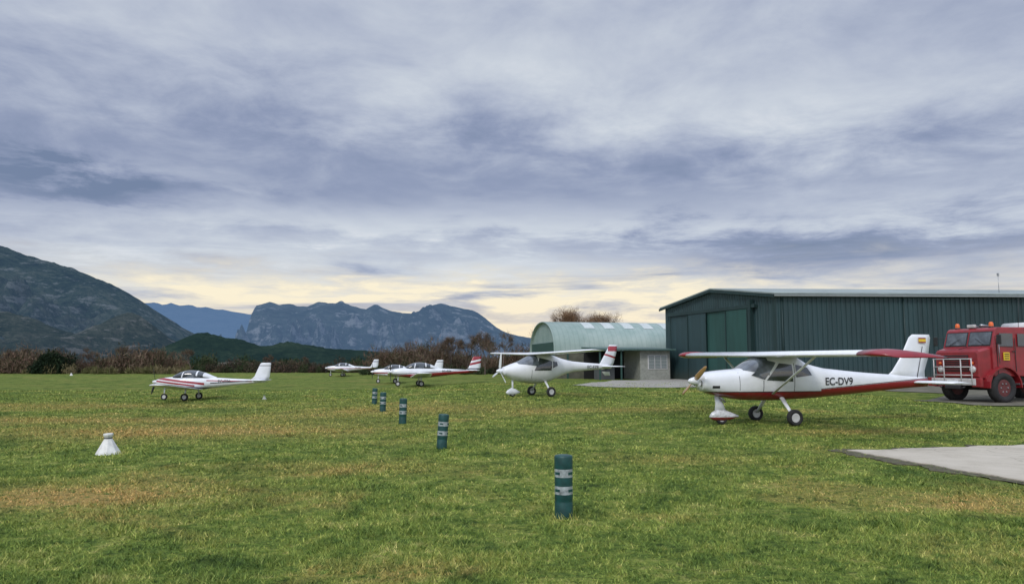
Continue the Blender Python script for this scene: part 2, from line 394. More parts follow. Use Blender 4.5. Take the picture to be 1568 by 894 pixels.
# ================================================================ fire truck
def fire_truck(x,y,a):
    P=empty('fire_truck',(x,y,Z(x,y)-.02),math.pi+rad(a)); P.scale=(1.09,)*3
    red=mat('truck_red',(.24,.012,.018),.42,var=.25,scale=3,coat=.3)
    pale=mat('truck_pale_paint',(.50,.48,.48),.45,var=.2)
    dk=M['grey']; hubm=mat('truck_hub',(.12,.03,.03),.6)
    box('chassis',(-2.2,0,.85),(6.0,.9,.25),M['black'],P)
    for wx in(0,-3.6):
        for s in(1,-1):
            wheel('wheel',wx,s*1.02,.58,.36,P,hub=hubm)
            for k in range(6):
                q=k*math.pi/3; lathe('wheel_nut',[(.001,.02),(.025,.015),(.025,-.02)],M['metal'],P,'y',8,(wx+.17*math.cos(q),s*1.155,.58+.17*math.sin(q)))
        tube('axle',(wx,-1,.56),(wx,1,.56),.09,.09,M['black'],P)
    rings=[]
    for xx,zb,zt,w in((.98,1.0,1.92,.93),(.93,.95,2.0,.98),(.5,.95,2.10,1.03),(.2,.95,2.12,1.06)):
        c=.08
        rings.append([(xx,-w,zb),(xx,w,zb),(xx,w,zt-c),(xx,w-c,zt),(xx,-w+c,zt),(xx,-w,zt-c)])
    loft('hood',rings,red,P,smooth=False)
    box('hood_seam',(.6,0,2.085),(.5,.012,.02),M['black'],P,0,rot=(0,rad(14),0))
    prof=[(.42,1.0),(.42,2.1),(.22,2.78),(.1,2.86),(-1.5,2.88),(-1.62,2.8),(-1.66,1.0)]
    v=[(px,-1.12+ (0.05 if pz>2.5 else 0),pz) for px,pz in prof]+[(px,1.12-(0.05 if pz>2.5 else 0),pz) for px,pz in prof]
    n=len(prof); f=[tuple(range(n)),tuple(range(2*n-1,n-1,-1))]+[(i,i+n,(i+1)%n+n,(i+1)%n) for i in range(n)]
    o=mesh('cab',v,f,red,P); b=o.modifiers.new('b','BEVEL'); b.width=.04; b.segments=2
    ang=math.atan2(.2,.68)
    for s in(1,-1):
        box('windshield_rubber',(.327,s*.52,2.43),(.02,.98,.58),M['black'],P,.01,rot=(0,-ang,0))
        box('windshield_pane',(.340,s*.52,2.43),(.02,.90,.50),M['glassl'],P,.01,rot=(0,-ang,0))
        tube('wiper',(.45,s*.75,2.2),(.38,s*.35,2.45),.01,.008,M['black'],P,6)
        box('door_window',(-.25,s*1.125,2.38),(.66,.02,.5),M['glass'],P,.02)
        box('rear_cab_window',(-1.12,s*1.125,2.38),(.6,.02,.48),M['glass'],P,.02)
        for xx in(.22,-.68,-1.5): box('door_seam',(xx,s*1.122,1.75),(.02,.014,1.4),M['black'],P,0)
        box('door_handle',(-.58,s*1.14,1.95),(.14,.03,.03),M['black'],P,.005)
        box('door_label',(-.22,s*1.13,1.76),(.30,.02,.30),M['yellow'],P,.004)
        for k in range(3): box('label_text_line',(-.22,s*1.142,1.84-.08*k),(.22,.006,.03),M['black'],P,0)
        tube('grab_rail',(.16,s*1.16,1.5),(.16,s*1.16,2.3),.014,.014,M['metal'],P,6)
        pr=[]
        for k in range(11):
            t=math.pi*k/10; pr.append((math.cos(t)*.76,.58+math.sin(t)*.76))
        rr=[[(cx,s*1.24,cz),(cx,s*.8,cz),(cx*1.07,s*.8,.58+(cz-.58)*1.07),(cx*1.07,s*1.24,.58+(cz-.58)*1.07)] for cx,cz in pr]
        loft('front_fender',rr,red,P,smooth=False)
        box('step',(-.95,s*1.08,.72),(.5,.22,.06),dk,P,.01)
        tube('mirror_arm',(.3,s*1.12,2.5),(.45,s*1.4,2.5),.014,.014,M['black'],P,6)
        box('mirror',(.45,s*1.42,2.38),(.05,.18,.36),M['black'],P,.02)
        lathe('headlight',[(.001,.03),(.09,.025),(.115,.0),(.13,-.02),(.13,-.08)],None,P,'x',20,(1.03,s*.72,1.27),mi=[0,0,1,1],mats=[M['hub'],pale])
        lathe('indicator',[(.001,.03),(.05,.02),(.06,-.03)],M['orange'],P,'x',14,(1.03,s*.72,1.5))
        box('bumper_end',(1.12,s*1.0,.78),(.14,.4,.34),red,P,.03)
        lathe('beacon',[(.085,0),(.08,.12),(.05,.17),(.001,.18)],M['orange'],P,'z',16,(.0,s*.75,2.9))
        lathe('beacon_base',[(.1,-.04),(.1,.005),(.085,.01)],M['black'],P,'z',16,(.0,s*.75,2.9))
    box('grille',(1.0,0,1.5),(.03,1.1,.62),M['black'],P,.01)
    for k in range(7): box('grille_slat',(1.025,0,1.26+k*.08),(.03,1.06,.022),red,P,.004)
    for s in(-1,-.45,.45,1): tube('brush_guard_post',(1.2,s*.85,.7),(1.2,s*.85,1.66),.022,.022,pale,P,10)
    for zz in(1.05,1.36,1.66): tube('brush_guard_rail',(1.2,-.88,zz),(1.2,.88,zz),.020,.020,pale,P,10)
    box('bumper',(1.12,0,.80),(.18,2.0,.26),pale,P,.03)
    box('number_plate',(1.222,.0,.80),(.012,.5,.12),M['white'],P,.003)
    box('winch',(1.16,0,.6),(.2,.7,.16),M['black'],P,.03)
    for s in(1,-1): tube('tow_hook',(1.15,s*.5,.62),(1.28,s*.5,.58),.03,.03,M['black'],P,8)
    box('tank_body',(-3.6,0,1.95),(3.6,2.4,1.5),red,P,.05)
    for s in(1,-1):
        for k in range(3): box('locker_shutter',(-2.45-1.15*k,s*1.205,1.95),(1.0,.02,1.15),M['metal'],P,.01)
    box('roof_rack',(-3.6,0,2.78),(3.4,2.1,.06),M['metal'],P,.01)
    tube('hose_reel',(-2.3,-.6,2.9),(-2.3,.6,2.9),.22,.22,M['hub'],P,18)
    box('roof_lamp',(.12,0,2.94),(.12,.34,.12),pale,P,.02)
    for s in(-.25,.25): tube('air_horn',(-.5,s,2.95),(-.05,s,2.96),.025,.06,M['metal'],P,12)
    tube('aerial',(-1.3,.8,2.85),(-1.35,.85,4.0),.01,.006,M['black'],P,6)
fire_truck(19.75,32.1,17)

# ================================================================ hangar
def corr(name,A,B,z0,ztop,nrm,m,parent,pitch=.3,dep=.045):
    A=Vector(A);B=Vector(B); L=(B-A).length; d=(B-A)/L; nrm=Vector(nrm).normalized()
    pts=[];k=0
    while k*pitch<L:
        for fr,o in((0,0),(.55,0),(.65,dep),(.9,dep)):
            s=(k+fr)*pitch
            if s<=L: pts.append((s,o))
        k+=1
    pts.append((L,0)); v=[];f=[]
    for s,o in pts:
        p=A+d*s+nrm*o; zt=ztop(s/L) if callable(ztop) else ztop
        v+= [(p.x,p.y,z0),(p.x,p.y,zt)]
    for i in range(len(pts)-1): f.append((2*i,2*i+2,2*i+3,2*i+1))
    return mesh(name,v,f,m,parent)
def hangar():
    P=empty('green_metal_hangar',(0,0,0))
    def wallmat(nm,c):
        m,t,b=new_mat(nm); g=t.new('ShaderNodeNewGeometry').outputs['Position']; x,y,z=t.sep(g)
        st=t.noise(t.comb(t.m('MULTIPLY',x,3.),t.m('MULTIPLY',y,3.),t.m('MULTIPLY',z,.25)),1.0,5,.65)
        st2=t.noise(t.comb(t.m('MULTIPLY',x,.35),t.m('MULTIPLY',y,.35),t.m('MULTIPLY',z,.1)),1.0,3,.6)
        col=t.ramp(t.m('ADD',t.m('MULTIPLY',st,.6),t.m('MULTIPLY',st2,.4)),[(.35,tuple(q*.7 for q in c)),(.65,tuple(q*1.25 for q in c))])
        col=t.mix(t.m('MULTIPLY',t.ss(1.8,.6,z),.6),col,(.05,.055,.04))
        t.put(b.inputs['Base Color'],col); b.inputs['Roughness'].default_value=.55
        return m
    g1=wallmat('green_sheet_metal',(.022,.052,.057)); g2=wallmat('green_door_panel',(.018,.070,.060))
    g3=wallmat('green_trim',(.012,.034,.034)); rf=mat('roof_sheet',(.26,.31,.30),.5,var=.2,scale=.6)
    N0=Vector((18.1,51.5,0)); gd=Vector((-4.9,13,0)).normalized(); sd=Vector((.998,.05,0)).normalized()
    W=13.9; L=36; E=6.68; R=7.62; zb=.35
    gn=Vector((-gd.y,gd.x,0))
    if gn.x>0: gn=-gn
    sn=Vector((sd.y,-sd.x,0))
    corr('gable_wall',N0,N0+gd*W,zb,lambda t:E+(R-E)*(1-abs(2*t-1)),gn,g1,P)
    corr('side_wall',N0,N0+sd*L,zb,E,sn,g1,P,pitch=.34,dep=.06)
    corr('back_wall',N0+gd*W,N0+gd*W+sd*L,zb,E,-sn,g1,P)
    e=N0+sd*L; corr('rear_gable_wall',e,e+gd*W,zb,lambda t:E+(R-E)*(1-abs(2*t-1)),-gn,g1,P)
    def q(t,s,z): p=N0+sd*t+gd*s; return Vector((p.x,p.y,z))
    sl=(R-E)/(W/2); ov=.35
    for nm,s0,s1,z0,z1 in(('roof_front_slope',-ov,W/2,E-ov*sl,R),('roof_back_slope',W+ov,W/2,E-ov*sl,R)):
        v=[q(-.3,s0,z0+.06),q(L+.3,s0,z0+.06),q(L+.3,s1,z1+.06),q(-.3,s1,z1+.06)]
        v+= [p+Vector((0,0,.10)) for p in v]
        mesh(nm,v,[(0,1,2,3),(7,6,5,4),(0,4,5,1),(1,5,6,2),(2,6,7,3),(3,7,4,0)],rf,P)
    for a,bb in((q(-.33,-ov,E-ov*sl),q(-.33,W/2,R)),(q(-.33,W/2,R),q(-.33,W+ov,E-ov*sl))):
        dz=Vector((0,0,.04)); v=[a-dz*4,bb-dz*4,bb+dz,a+dz]; v2=[p+gn*.05 for p in v]
        mesh('gable_fascia',v+v2,[(0,1,2,3),(7,6,5,4),(0,4,5,1),(3,2,6,7),(0,3,7,4),(1,5,6,2)],g3,P)
    tube('eave_gutter',q(-.3,-ov-.03,E-.1),q(L,-ov-.03,E-.1),.07,.07,mat('gutter_grey',(.22,.25,.25),.5),P,8)
    for t in(.4,9,18,27): tube('downpipe',q(t,-.1,zb),q(t,-.1,E-.1),.05,.05,g3,P,8)
    def panel(nm,s0,s1,z0,z1,off,m,th=.08):
        a=N0+gd*s0+gn*off; bq=N0+gd*s1+gn*off
        v=[Vector((a.x,a.y,z0)),Vector((bq.x,bq.y,z0)),Vector((bq.x,bq.y,z1)),Vector((a.x,a.y,z1))]
        v+= [p+gn*th for p in v]
        mesh(nm,v,[(0,1,2,3),(7,6,5,4),(0,4,5,1),(1,5,6,2),(2,6,7,3),(3,7,4,0)],m,P)
    for k in range(4):
        panel('sliding_door_leaf',2.6+k*2.55,2.6+(k+1)*2.55-.06,zb+.1,5.9,.10 if k%2 else .20,g2 if k in(0,1) else g1)
    panel('door_rail',1.8,13.2,5.92,6.16,.08,g3,.25)
    panel('door_guide',1.8,13.2,zb,zb+.12,.31,g3,.1)
    panel('door_column',2.2,2.5,zb,6.5,.08,g3,.3)
    for k in range(5):
        panel('door_stiffener',2.62+k*2.5,2.70+k*2.5,zb+.15,5.85,.29,g3,.04)
    panel('corner_flashing',-.12,.18,zb,E,.05,g3,.05)
    tube('roof_aerial',q(17.0,1,E),q(17.0,1,E+1.6),.02,.015,M['metal'],P,6)
    box('aerial_head',tuple(q(17.0,1,E+1.6)),(.12,.12,.2),M['metal'],P,.02)
hangar()

# ================================================================ arched shed and annex
def arched():
    A=rad(12)
    P=empty('arched_roof_shed',(3.9,66.0,0),A)
    L=26;W=9.0;z0=.5;ze=3.0;zr=5.80
    m,t,b=new_mat('pale_green_arched_sheet'); tc=t.new('ShaderNodeTexCoord').outputs['Object']; x,y,z=t.sep(tc)
    rib=t.m('SINE',t.m('MULTIPLY',x,14.0)); n=t.noise(tc,.8,5,.7)
    c=t.ramp(n,[(.3,(.20,.29,.27)),(.7,(.31,.39,.37))]); 
    c=t.mix(t.m('MULTIPLY',t.m('LESS_THAN',rib,-.8),.22),c,(.12,.18,.16))
    t.put(b.inputs['Base Color'],c); b.inputs['Roughness'].default_value=.5
    sk=mat('translucent_skylight',(.50,.55,.54),.4,var=.15)
    dg=mat('shed_dark_green',(.020,.065,.055),.6,var=.2); dark=mat('shed_painted_shade',(.012,.012,.013),.9)  # near-black colour painted in for the shade inside shed and lean-to
    tan=mat('shed_side_tan',(.10,.10,.075),.8,var=.35,scale=1.5)
    K=20
    def arc(k,off=0):
        th=math.pi*k/K; return (W/2-(W/2+off)*math.cos(th), ze+(zr-ze+off)*math.sin(th)**.85)
    v=[];f=[]
    for xx in(-.25,L):
        for off in(0,.1):
            for k in range(K+1):
                yy,zz=arc(k,off); v.append((xx,yy,zz))
    n=K+1
    for k in range(K):
        f.append((n+k,3*n+k,3*n+k+1,n+k+1)); f.append((k,k+1,2*n+k+1,2*n+k)); f.append((k,n+k,n+k+1,k+1)); f.append((2*n+k,2*n+k+1,3*n+k+1,3*n+k))
    mesh('arched_roof',v,f,m,P,True)
    for j in range(8):
        xa=3.0+j*1.9; vv=[]
        for xx in(xa,xa+.95):
            for k in(5,6,7,8):
                yy,zz=arc(k,.125); vv.append((xx,yy,zz))
        mesh('skylight',vv,[(i,4+i,5+i,i+1) for i in range(3)],sk,P,True)
    vv=[(0,arc(k)[0],arc(k)[1]) for k in range(K+1)]; mesh('end_arch_infill',vv,[tuple(range(K+1))],m,P)
    box('end_lintel_panel',(-.04,W/2,3.25),(.1,W-.3,1.3),dg,P,.01)
    box('end_opening_shade_sheet',(.3,W/2,1.6),(.1,W-.6,2.2),dark,P,0)  # sheet painted near-black as the shade within the open end
    for yy in(.15,W/2,W-.15): box('end_post',(-.02,yy,1.6),(.2,.25,2.3),tan,P,.01)
    box('front_side_wall',(L/2,.05,1.75),(L,.1,2.5),tan,P,0)
    for k in range(9): box('wall_post',(1+k*2.2,-.03,1.75),(.14,.08,2.5),dg,P,0)
    box('back_side_wall',(L/2,W-.05,1.75),(L,.1,2.5),tan,P,0)
    box('end_wall_far',(L,W/2,2.2),(.1,W,3.2),tan,P,0)
    Q=empty('service_hut',(8.9,61.0,0),A)
    cream=mat('hut_wall_cream',(.26,.27,.24),.8,var=.2,bump=.2)
    hr=mat('hut_roof_green',(.05,.10,.09),.5,var=.2)
    box('hut_wall',(2.9,2.0,1.85),(2.6,3.8,2.7),cream,Q,.02)
    box('lean_to_roof',(1.2,1.9,3.22),(6.6,4.8,.14),hr,Q,.02,rot=(rad(3),0,0))
    box('lean_to_back',(-.2,3.9,1.8),(3.6,.1,2.6),dark,Q,0)  # back panel coloured near-black for the lean-to's inner shade
    for xx in(-1.9,-.1): box('lean_to_post',(xx,-.1,1.85),(.12,.12,2.6),dg,Q,0)
    box('stored_crate',(-.9,1.8,1.2),(1.4,1.2,1.3),M['grey'],Q,.03)
    box('hut_window_frame',(3.1,.085,2.1),(1.7,.06,1.15),M['hub'],Q,.01)
    hg=mat('hut_glass',(.16,.2,.2),.15)
    for k in range(3): box('window_pane',(2.56+.54*k,.05,2.1),(.46,.04,1.0),hg,Q,0)
    for k in range(8): box('shutter_slat',(3.1,.02,1.68+k*.12),(1.6,.02,.02),M['hub'],Q,0)
arched()

# ================================================================ ground, slab, apron
def grass_nodes(t):
    g=t.new('ShaderNodeNewGeometry').outputs['Position']; x,y,z=t.sep(g)
    p=t.comb(x,y,0.0)
    big=t.noise(p,.30,3,.6,.6); mid=t.noise(p,1.3,4,.72,.5); fine=t.noise(p,7,3,.75)
    c=t.ramp(t.m('ADD',t.m('MULTIPLY',mid,.55),t.m('MULTIPLY',fine,.45)),[(.37,(.038,.075,.014)),(.45,(.125,.20,.036)),(.54,(.235,.30,.058)),(.63,(.42,.42,.13))])
    off=t.m('MULTIPLY',t.m('SUBTRACT',mid,.5),3.0)
    wx=t.m('ADD',x,off); wy=t.m('ADD',y,t.m('MULTIPLY',t.m('SUBTRACT',big,.5),3.0))
    dry=None
    for cx,cy,rx,ry,am in((-5.9,10.6,1.8,1.0,1.2),(-9,20.5,4.5,2.2,1.0),(-4,28,5,3,.6),(-15,25,8,1.6,.8),(6.3,10.4,1.1,.6,.6),(3.0,14.2,1.6,.8,.35),(4.4,27,2.5,1.5,.5),(-.9,7.0,.7,.3,.45),(-22,34,12,2.5,.6),(9,19.4,2.5,.7,.6),(-3,13,2.2,.8,.4)):
        e=t.m('MULTIPLY',t.m('MULTIPLY',t.gauss(wx,cx,rx),t.gauss(wy,cy,ry)),am)
        dry=e if dry is None else t.m('ADD',dry,e)
    dry=t.m('ADD',dry,t.m('MULTIPLY',t.ss(.52,.68,big),.45))
    dry=t.m('MULTIPLY',dry,t.ss(.34,.54,fine),clamp=True)
    c=t.mix(t.m('MULTIPLY',t.ss(.47,.34,big),.45),c,(.055,.115,.022))
    c=t.mix(dry,c,(.46,.33,.11))
    return c,fine,mid
def ground():
    xs=np.concatenate([-np.geomspace(9000,60,22),np.linspace(-58,58,150),np.geomspace(60,9000,22)])
    ys=np.concatenate([-np.geomspace(3000,12,12),np.linspace(-10,125,190),np.geomspace(128,9000,28)])
    X,Y=np.meshgrid(xs,ys); Zz=zg(X,Y); nx=len(xs);ny=len(ys)
    v=np.stack([X.ravel(),Y.ravel(),Zz.ravel()],1)
    f=[(j*nx+i,j*nx+i+1,(j+1)*nx+i+1,(j+1)*nx+i) for j in range(ny-1) for i in range(nx-1)]
    m,t,b=new_mat('grass_ground')
    c,fine,mid=grass_nodes(t)
    c=t.mix(.22,c,(.05,.045,.02))
    t.put(b.inputs['Base Color'],c); b.inputs['Roughness'].default_value=.95; b.inputs['Specular IOR Level'].default_value=.1
    bp=t.new('ShaderNodeBump'); bp.inputs['Strength'].default_value=1; bp.inputs['Distance'].default_value=.22
    t.put(bp.inputs['Height'],t.m('ADD',fine,mid)); t.l.new(bp.outputs[0],b.inputs['Normal'])
    mesh('ground',v,f,m,None,True)
ground()
SC=np.array([6.77,15.3]); SU=np.array([.972,.235]); SV=np.array([.235,-.972])
def slab():
    m,t,b=new_mat('worn_concrete'); g=t.new('ShaderNodeNewGeometry').outputs['Position']
    n=t.noise(g,1.2,6,.65); f=t.noise(g,30,4,.7)
    c=t.ramp(t.m('ADD',t.m('MULTIPLY',n,.7),t.m('MULTIPLY',f,.3)),[(.3,(.32,.285,.225)),(.5,(.47,.425,.345)),(.7,(.54,.49,.41))])
    vor=t.new('ShaderNodeTexVoronoi',feature='DISTANCE_TO_EDGE'); vor.inputs['Scale'].default_value=.35
    gm=t.new('ShaderNodeVectorMath',operation='ADD'); t.l.new(g,gm.inputs[0]); nv=t.new('ShaderNodeTexNoise'); nv.inputs['Scale'].default_value=1.5; t.l.new(g,nv.inputs['Vector']); t.l.new(nv.outputs['Color'],gm.inputs[1]); t.l.new(gm.outputs[0],vor.inputs['Vector'])
    c=t.mix(t.m('MULTIPLY',t.ss(.010,.003,vor.outputs['Distance']),.35),c,(.15,.14,.10))
    t.put(b.inputs['Base Color'],c); b.inputs['Roughness'].default_value=.9
    bp=t.new('ShaderNodeBump'); bp.inputs['Strength'].default_value=.4; bp.inputs['Distance'].default_value=.01
    t.put(bp.inputs['Height'],f); t.l.new(bp.outputs[0],b.inputs['Normal'])
    m2,t2,b2=new_mat('bare_soil'); g=t2.new('ShaderNodeNewGeometry').outputs['Position']
    t2.put(b2.inputs['Base Color'],t2.ramp(t2.noise(g,9,6,.75),[(.35,(.035,.03,.02)),(.5,(.09,.075,.05)),(.66,(.10,.14,.035))])); b2.inputs['Roughness'].default_value=1
    def grid(nm,a0,a1,b0,b1,h,mm,jag=0,na=60,nb=40):
        v=[];f=[]
        for i in range(na+1):
            for j in range(nb+1):
                A=a0+(a1-a0)*i/na; B=b0+(b1-b0)*j/nb
                ea=eb=0
                if i==0: ea=jag*(mnoise.noise((B*1.7,0,3.3))+.5*mnoise.noise((B*6,0,3.3)))
                if j==0: eb=jag*(mnoise.noise((A*1.7,5,1.3))+.5*mnoise.noise((A*6,0,3.3)))
                p=SC+SU*(A+ea)+SV*(B+eb); v.append((p[0],p[1],Z(p[0],p[1])+h))
        for i in range(na):
            for j in range(nb):
                q=i*(nb+1)+j; f.append((q,q+1,q+nb+2,q+nb+1))
        edge=[i*(nb+1) for i in range(na+1)]; e2=list(range(nb+1))
        for E in(edge,e2):
            base=len(v)
            for q in E: v.append((v[q][0],v[q][1],v[q][2]-.1))
            for k in range(len(E)-1): f.append((E[k],E[k+1],base+k+1,base+k))
        return mesh(nm,v,f,mm)
    grid('concrete_slab',0,16,0,9,.035,m,.12,160,90)
    grid('soil_edge',-.28,16.5,-.16,9.4,.018,m2,.4,160,90)
    poly=[(3.8,50.5),(6,46.2),(10,46),(14.5,48.8),(19.5,46.8),(22,38),(17.6,32.5),(18.2,29.3),(44,27),(44,60),(30,52.0),(17.9,51.0),(13.2,63),(8.2,59.2)]
    import bmesh
    bm=bmesh.new(); vs=[bm.verts.new((p[0],p[1],0)) for p in poly]; bm.faces.new(vs)
    bmesh.ops.triangulate(bm,faces=bm.faces); 
    for _ in range(5): bmesh.ops.subdivide_edges(bm,edges=bm.edges,cuts=1,use_grid_fill=True)
    for vv in bm.verts:
        d=mnoise.noise_vector((vv.co.x*.5,vv.co.y*.5,0))
        if len([e for e in vv.link_edges if e.is_boundary]): vv.co.x+=d.x*.9; vv.co.y+=d.y*.9
        vv.co.z=Z(vv.co.x,vv.co.y)+.03
    me=bpy.data.meshes.new('gravel_apron'); bm.to_mesh(me); bm.free()
    o=bpy.data.objects.new('gravel_apron',me); COL.objects.link(o)
    ma,t,b=new_mat('gravel'); g=t.new('ShaderNodeNewGeometry').outputs['Position']; x,y,z=t.sep(g)
    gr=t.ramp(t.noise(g,1.5,6,.7),[(.35,(.07,.075,.045)),(.5,(.12,.11,.08)),(.65,(.19,.17,.13))])
    pale=t.ramp(t.noise(g,1.5,6,.7),[(.35,(.24,.23,.20)),(.65,(.36,.34,.30))])
    t.put(b.inputs['Base Color'],t.mix(t.ss(15,13.5,x),gr,pale)); b.inputs['Roughness'].default_value=1
    me.materials.append(ma)
slab()

# grass blades ------------------------------------------------
def grass():
    N=640000
    y=np.exp(rng.uniform(np.log(4.6),np.log(55),N)); x=rng.uniform(-.80,.80,N)*y+rng.normal(0,.3,N)
    d=np.stack([x,y],1)-SC; A=d@SU; B=d@SV
    # irregular clumps: value noise sampled on random lattices
    def vnoise(sc,seed):
        L=np.random.default_rng(seed).random((256,256)); u=x*sc+1000.3; w=y*sc+1000.7
        i=np.floor(u).astype(int); j=np.floor(w).astype(int); a=u-i; b=w-j; a=a*a*(3-2*a); b=b*b*(3-2*b)
        g=lambda p,q:L[p%256,q%256]
        return (g(i,j)*(1-a)+g(i+1,j)*a)*(1-b)+(g(i,j+1)*(1-a)+g(i+1,j+1)*a)*b
    cl=np.clip(.45*vnoise(1.3,1)+.35*vnoise(4.1,2)+.35*vnoise(10.,3)-.08,0,1)
    keep=~((A>-.05)&(B>-.03)&(B<9.2))&(rng.random(N)<.25+.95*cl)
    keep&=~((A>-.35)&(B>-.25)&(B<9.4)&(rng.random(N)<.6))
    keep&=~((y>28)&(x>18))
    x=x[keep];y=y[keep];cl=cl[keep];N=len(x); z=zg(x,y)
    h=rng.uniform(.010,.036,N)*(.2+1.8*cl)*(1+.010*y); w=rng.uniform(.0026,.0062,N)*np.maximum(1,(y/7))
    for cx,cy,r,k in((4.35,8.7,.22,3.8),(3.75,9.3,.13,3.0),(.62,9.15,.2,3.0),(-4.3,8.4,.3,2.0),(-1.47,15.9,.2,2.6),(3.3,8.6,.14,2.4),(-2.5,6.6,.25,2.),(2.2,6.3,.2,2.0),(7.5,13.0,.3,2.2),(-8.15,15.4,.3,2),(1.3,12,.12,2.2),(-2.2,10.5,.15,2.2),(5.3,7.6,.15,2.4)):
        h*=1+(k-1)*np.exp(-((x-cx)**2+(y-cy)**2)/r**2)
    a=rng.uniform(0,2*np.pi,N); la=rng.uniform(0,2*np.pi,N); ln=rng.uniform(.3,1.5,N)*h
    v=np.empty((N,3,3),np.float32)
    v[:,0]=np.stack([x-np.cos(a)*w,y-np.sin(a)*w,z-.004],1); v[:,1]=np.stack([x+np.cos(a)*w,y+np.sin(a)*w,z-.004],1)
    v[:,2]=np.stack([x+np.cos(la)*ln,y+np.sin(la)*ln,z+h],1)
    me=bpy.data.meshes.new('grass'); me.vertices.add(N*3); me.loops.add(N*3); me.polygons.add(N)
    me.vertices.foreach_set('co',v.ravel()); me.loops.foreach_set('vertex_index',np.arange(N*3,dtype=np.int32))
    me.polygons.foreach_set('loop_start',np.arange(0,N*3,3,dtype=np.int32)); me.polygons.foreach_set('loop_total',np.full(N,3,np.int32))
    me.update(calc_edges=True)
    at=me.attributes.new('rnd','FLOAT','POINT'); at.data.foreach_set('value',np.repeat(rng.random(N).astype(np.float32),3))
    o=bpy.data.objects.new('grass',me); COL.objects.link(o)
    m,t,b=new_mat('grass_blades'); c,fine,mid=grass_nodes(t)
    r=t.new('ShaderNodeAttribute',attribute_name='rnd').outputs['Fac']
    k=t.ramp(r,[(0,(.42,.48,.45)),(.5,(1.0,1.0,1)),(.85,(1.5,1.4,1.4)),(.95,(1.9,1.6,2.0)),(1,(2.3,1.8,2.6))])
    t.put(b.inputs['Base Color'],t.mix(1.0,c,k,'MULTIPLY')); b.inputs['Roughness'].default_value=.7; b.inputs['Specular IOR Level'].default_value=.25
    me.materials.append(m)
grass()

# ================================================================ mountains
def mountain(name,D,pts,depth,m,namp,nscale,step,seed=0,ridge_noise=.01,power=1.25,fade=.8,cx=0,nar=1.0):
    """ridge line at distance D; the massif's footprint narrows by 'nar' towards its foot around x=cx"""
    pts=np.array(pts,float); xs=np.arange(pts[0,0],pts[-1,0]+step,step)
    R=np.interp(xs,pts[:,0],pts[:,1]); T=np.linspace(0,1,64); v=[];f=[]
    rows=[(t,1) for t in T]+[(t,-1) for t in (.85,.5,0)]
    for i,x in enumerate(xs):
        jag=mnoise.fractal(Vector((x*nscale*9,seed,0)),.8,2,5)
        for t,sd in rows:
            yy=D-depth*(1-t) if sd==1 else D+depth*(1-t)
            n=mnoise.fractal(Vector((x*nscale+seed,yy*nscale*.6,seed*.3)),.8,2.1,7)
            gl=abs(mnoise.noise(Vector((x*nscale*2.2+seed+n*.5,yy*nscale*.5,1.7))))
            gl2=abs(mnoise.noise(Vector((x*nscale*6+seed+n,yy*nscale*1.6,4.7))))
            amp=namp*math.sin(math.pi*t)*(1.15-t)*1.6*(1-.9*float(sstep(fade-.1,fade+.22,t)))
            zz=R[i]*t**power+amp*(n*.8-gl*1.6-gl2*.8+.2)*min(1,R[i]/200+.3)+R[i]*ridge_noise*jag*4*t*t
            if sd==1 and t<1:     # slope stays below the line of its own rim
                lim=R[i]*(1-depth*(1-t)/D)*.985
                zz=lim-abs(lim-zz)*.35 if zz>lim else zz
            v.append((cx+(x-cx)*(nar+(1-nar)*t) if sd==1 else x,yy,max(zz,-3) if t>0 else -3))
    k=len(rows)
    for i in range(len(xs)-1):
        for j in range(k-1):
            a=i*k+j; f.append((a,a+k,a+k+1,a+1))
    return mesh(name,v,f,m,None,True)
def hillmat(name,cols,haze,hazef,scale,rock=None,bumpd=3,rk=(.54,.64)):
    m,t,b=new_mat(name); g=t.new('ShaderNodeNewGeometry'); p=g.outputs['Position']
    n=t.noise(p,scale,7,.68); s=t.noise(p,scale*9,6,.78)
    c=t.ramp(t.m('ADD',t.m('MULTIPLY',n,.5),t.m('MULTIPLY',s,.5)),[(.40,cols[0]),(.5,cols[1]),(.60,cols[2])])
    if rock:
        x,y,z=t.sep(p)
        r=t.noise(t.comb(t.m('MULTIPLY',x,1.0),t.m('MULTIPLY',y,.5),t.m('MULTIPLY',z,2.2)),scale*4.5,7,.75)
        nz=t.sep(g.outputs['Normal'])[2]
        steep=t.ss(.9,.55,nz)
        rr=t.m('ADD',r,t.m('MULTIPLY',steep,.06))
        c=t.mix(t.m('MULTIPLY',t.ss(rk[0],rk[1],rr),.85),c,rock)
    t.put(b.inputs['Base Color'],c); b.inputs['Roughness'].default_value=1; b.inputs['Specular IOR Level'].default_value=0
    bp=t.new('ShaderNodeBump'); bp.inputs['Strength'].default_value=1; bp.inputs['Distance'].default_value=bumpd*5
    t.put(bp.inputs['Height'],s); t.l.new(bp.outputs[0],b.inputs['Normal'])
    em=t.new('ShaderNodeEmission'); em.inputs[0].default_value=(*haze,1)   # distance haze painted as a glow of the hill surface
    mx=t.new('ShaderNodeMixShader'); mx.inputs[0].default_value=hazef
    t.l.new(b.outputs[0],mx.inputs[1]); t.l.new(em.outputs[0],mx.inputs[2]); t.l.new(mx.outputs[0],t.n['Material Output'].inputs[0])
    return m
U=lambda L,k:[((u-784)*k,(560-v)*k) for u,v in L]
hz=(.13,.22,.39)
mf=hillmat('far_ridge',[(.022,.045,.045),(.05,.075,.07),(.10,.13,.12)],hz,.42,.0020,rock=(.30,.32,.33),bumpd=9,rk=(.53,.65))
mfl=hillmat('left_mountain_scrub',[(.010,.026,.022),(.035,.060,.042),(.10,.12,.09)],hz,.19,.005,rock=(.20,.22,.21),bumpd=5,rk=(.54,.65))
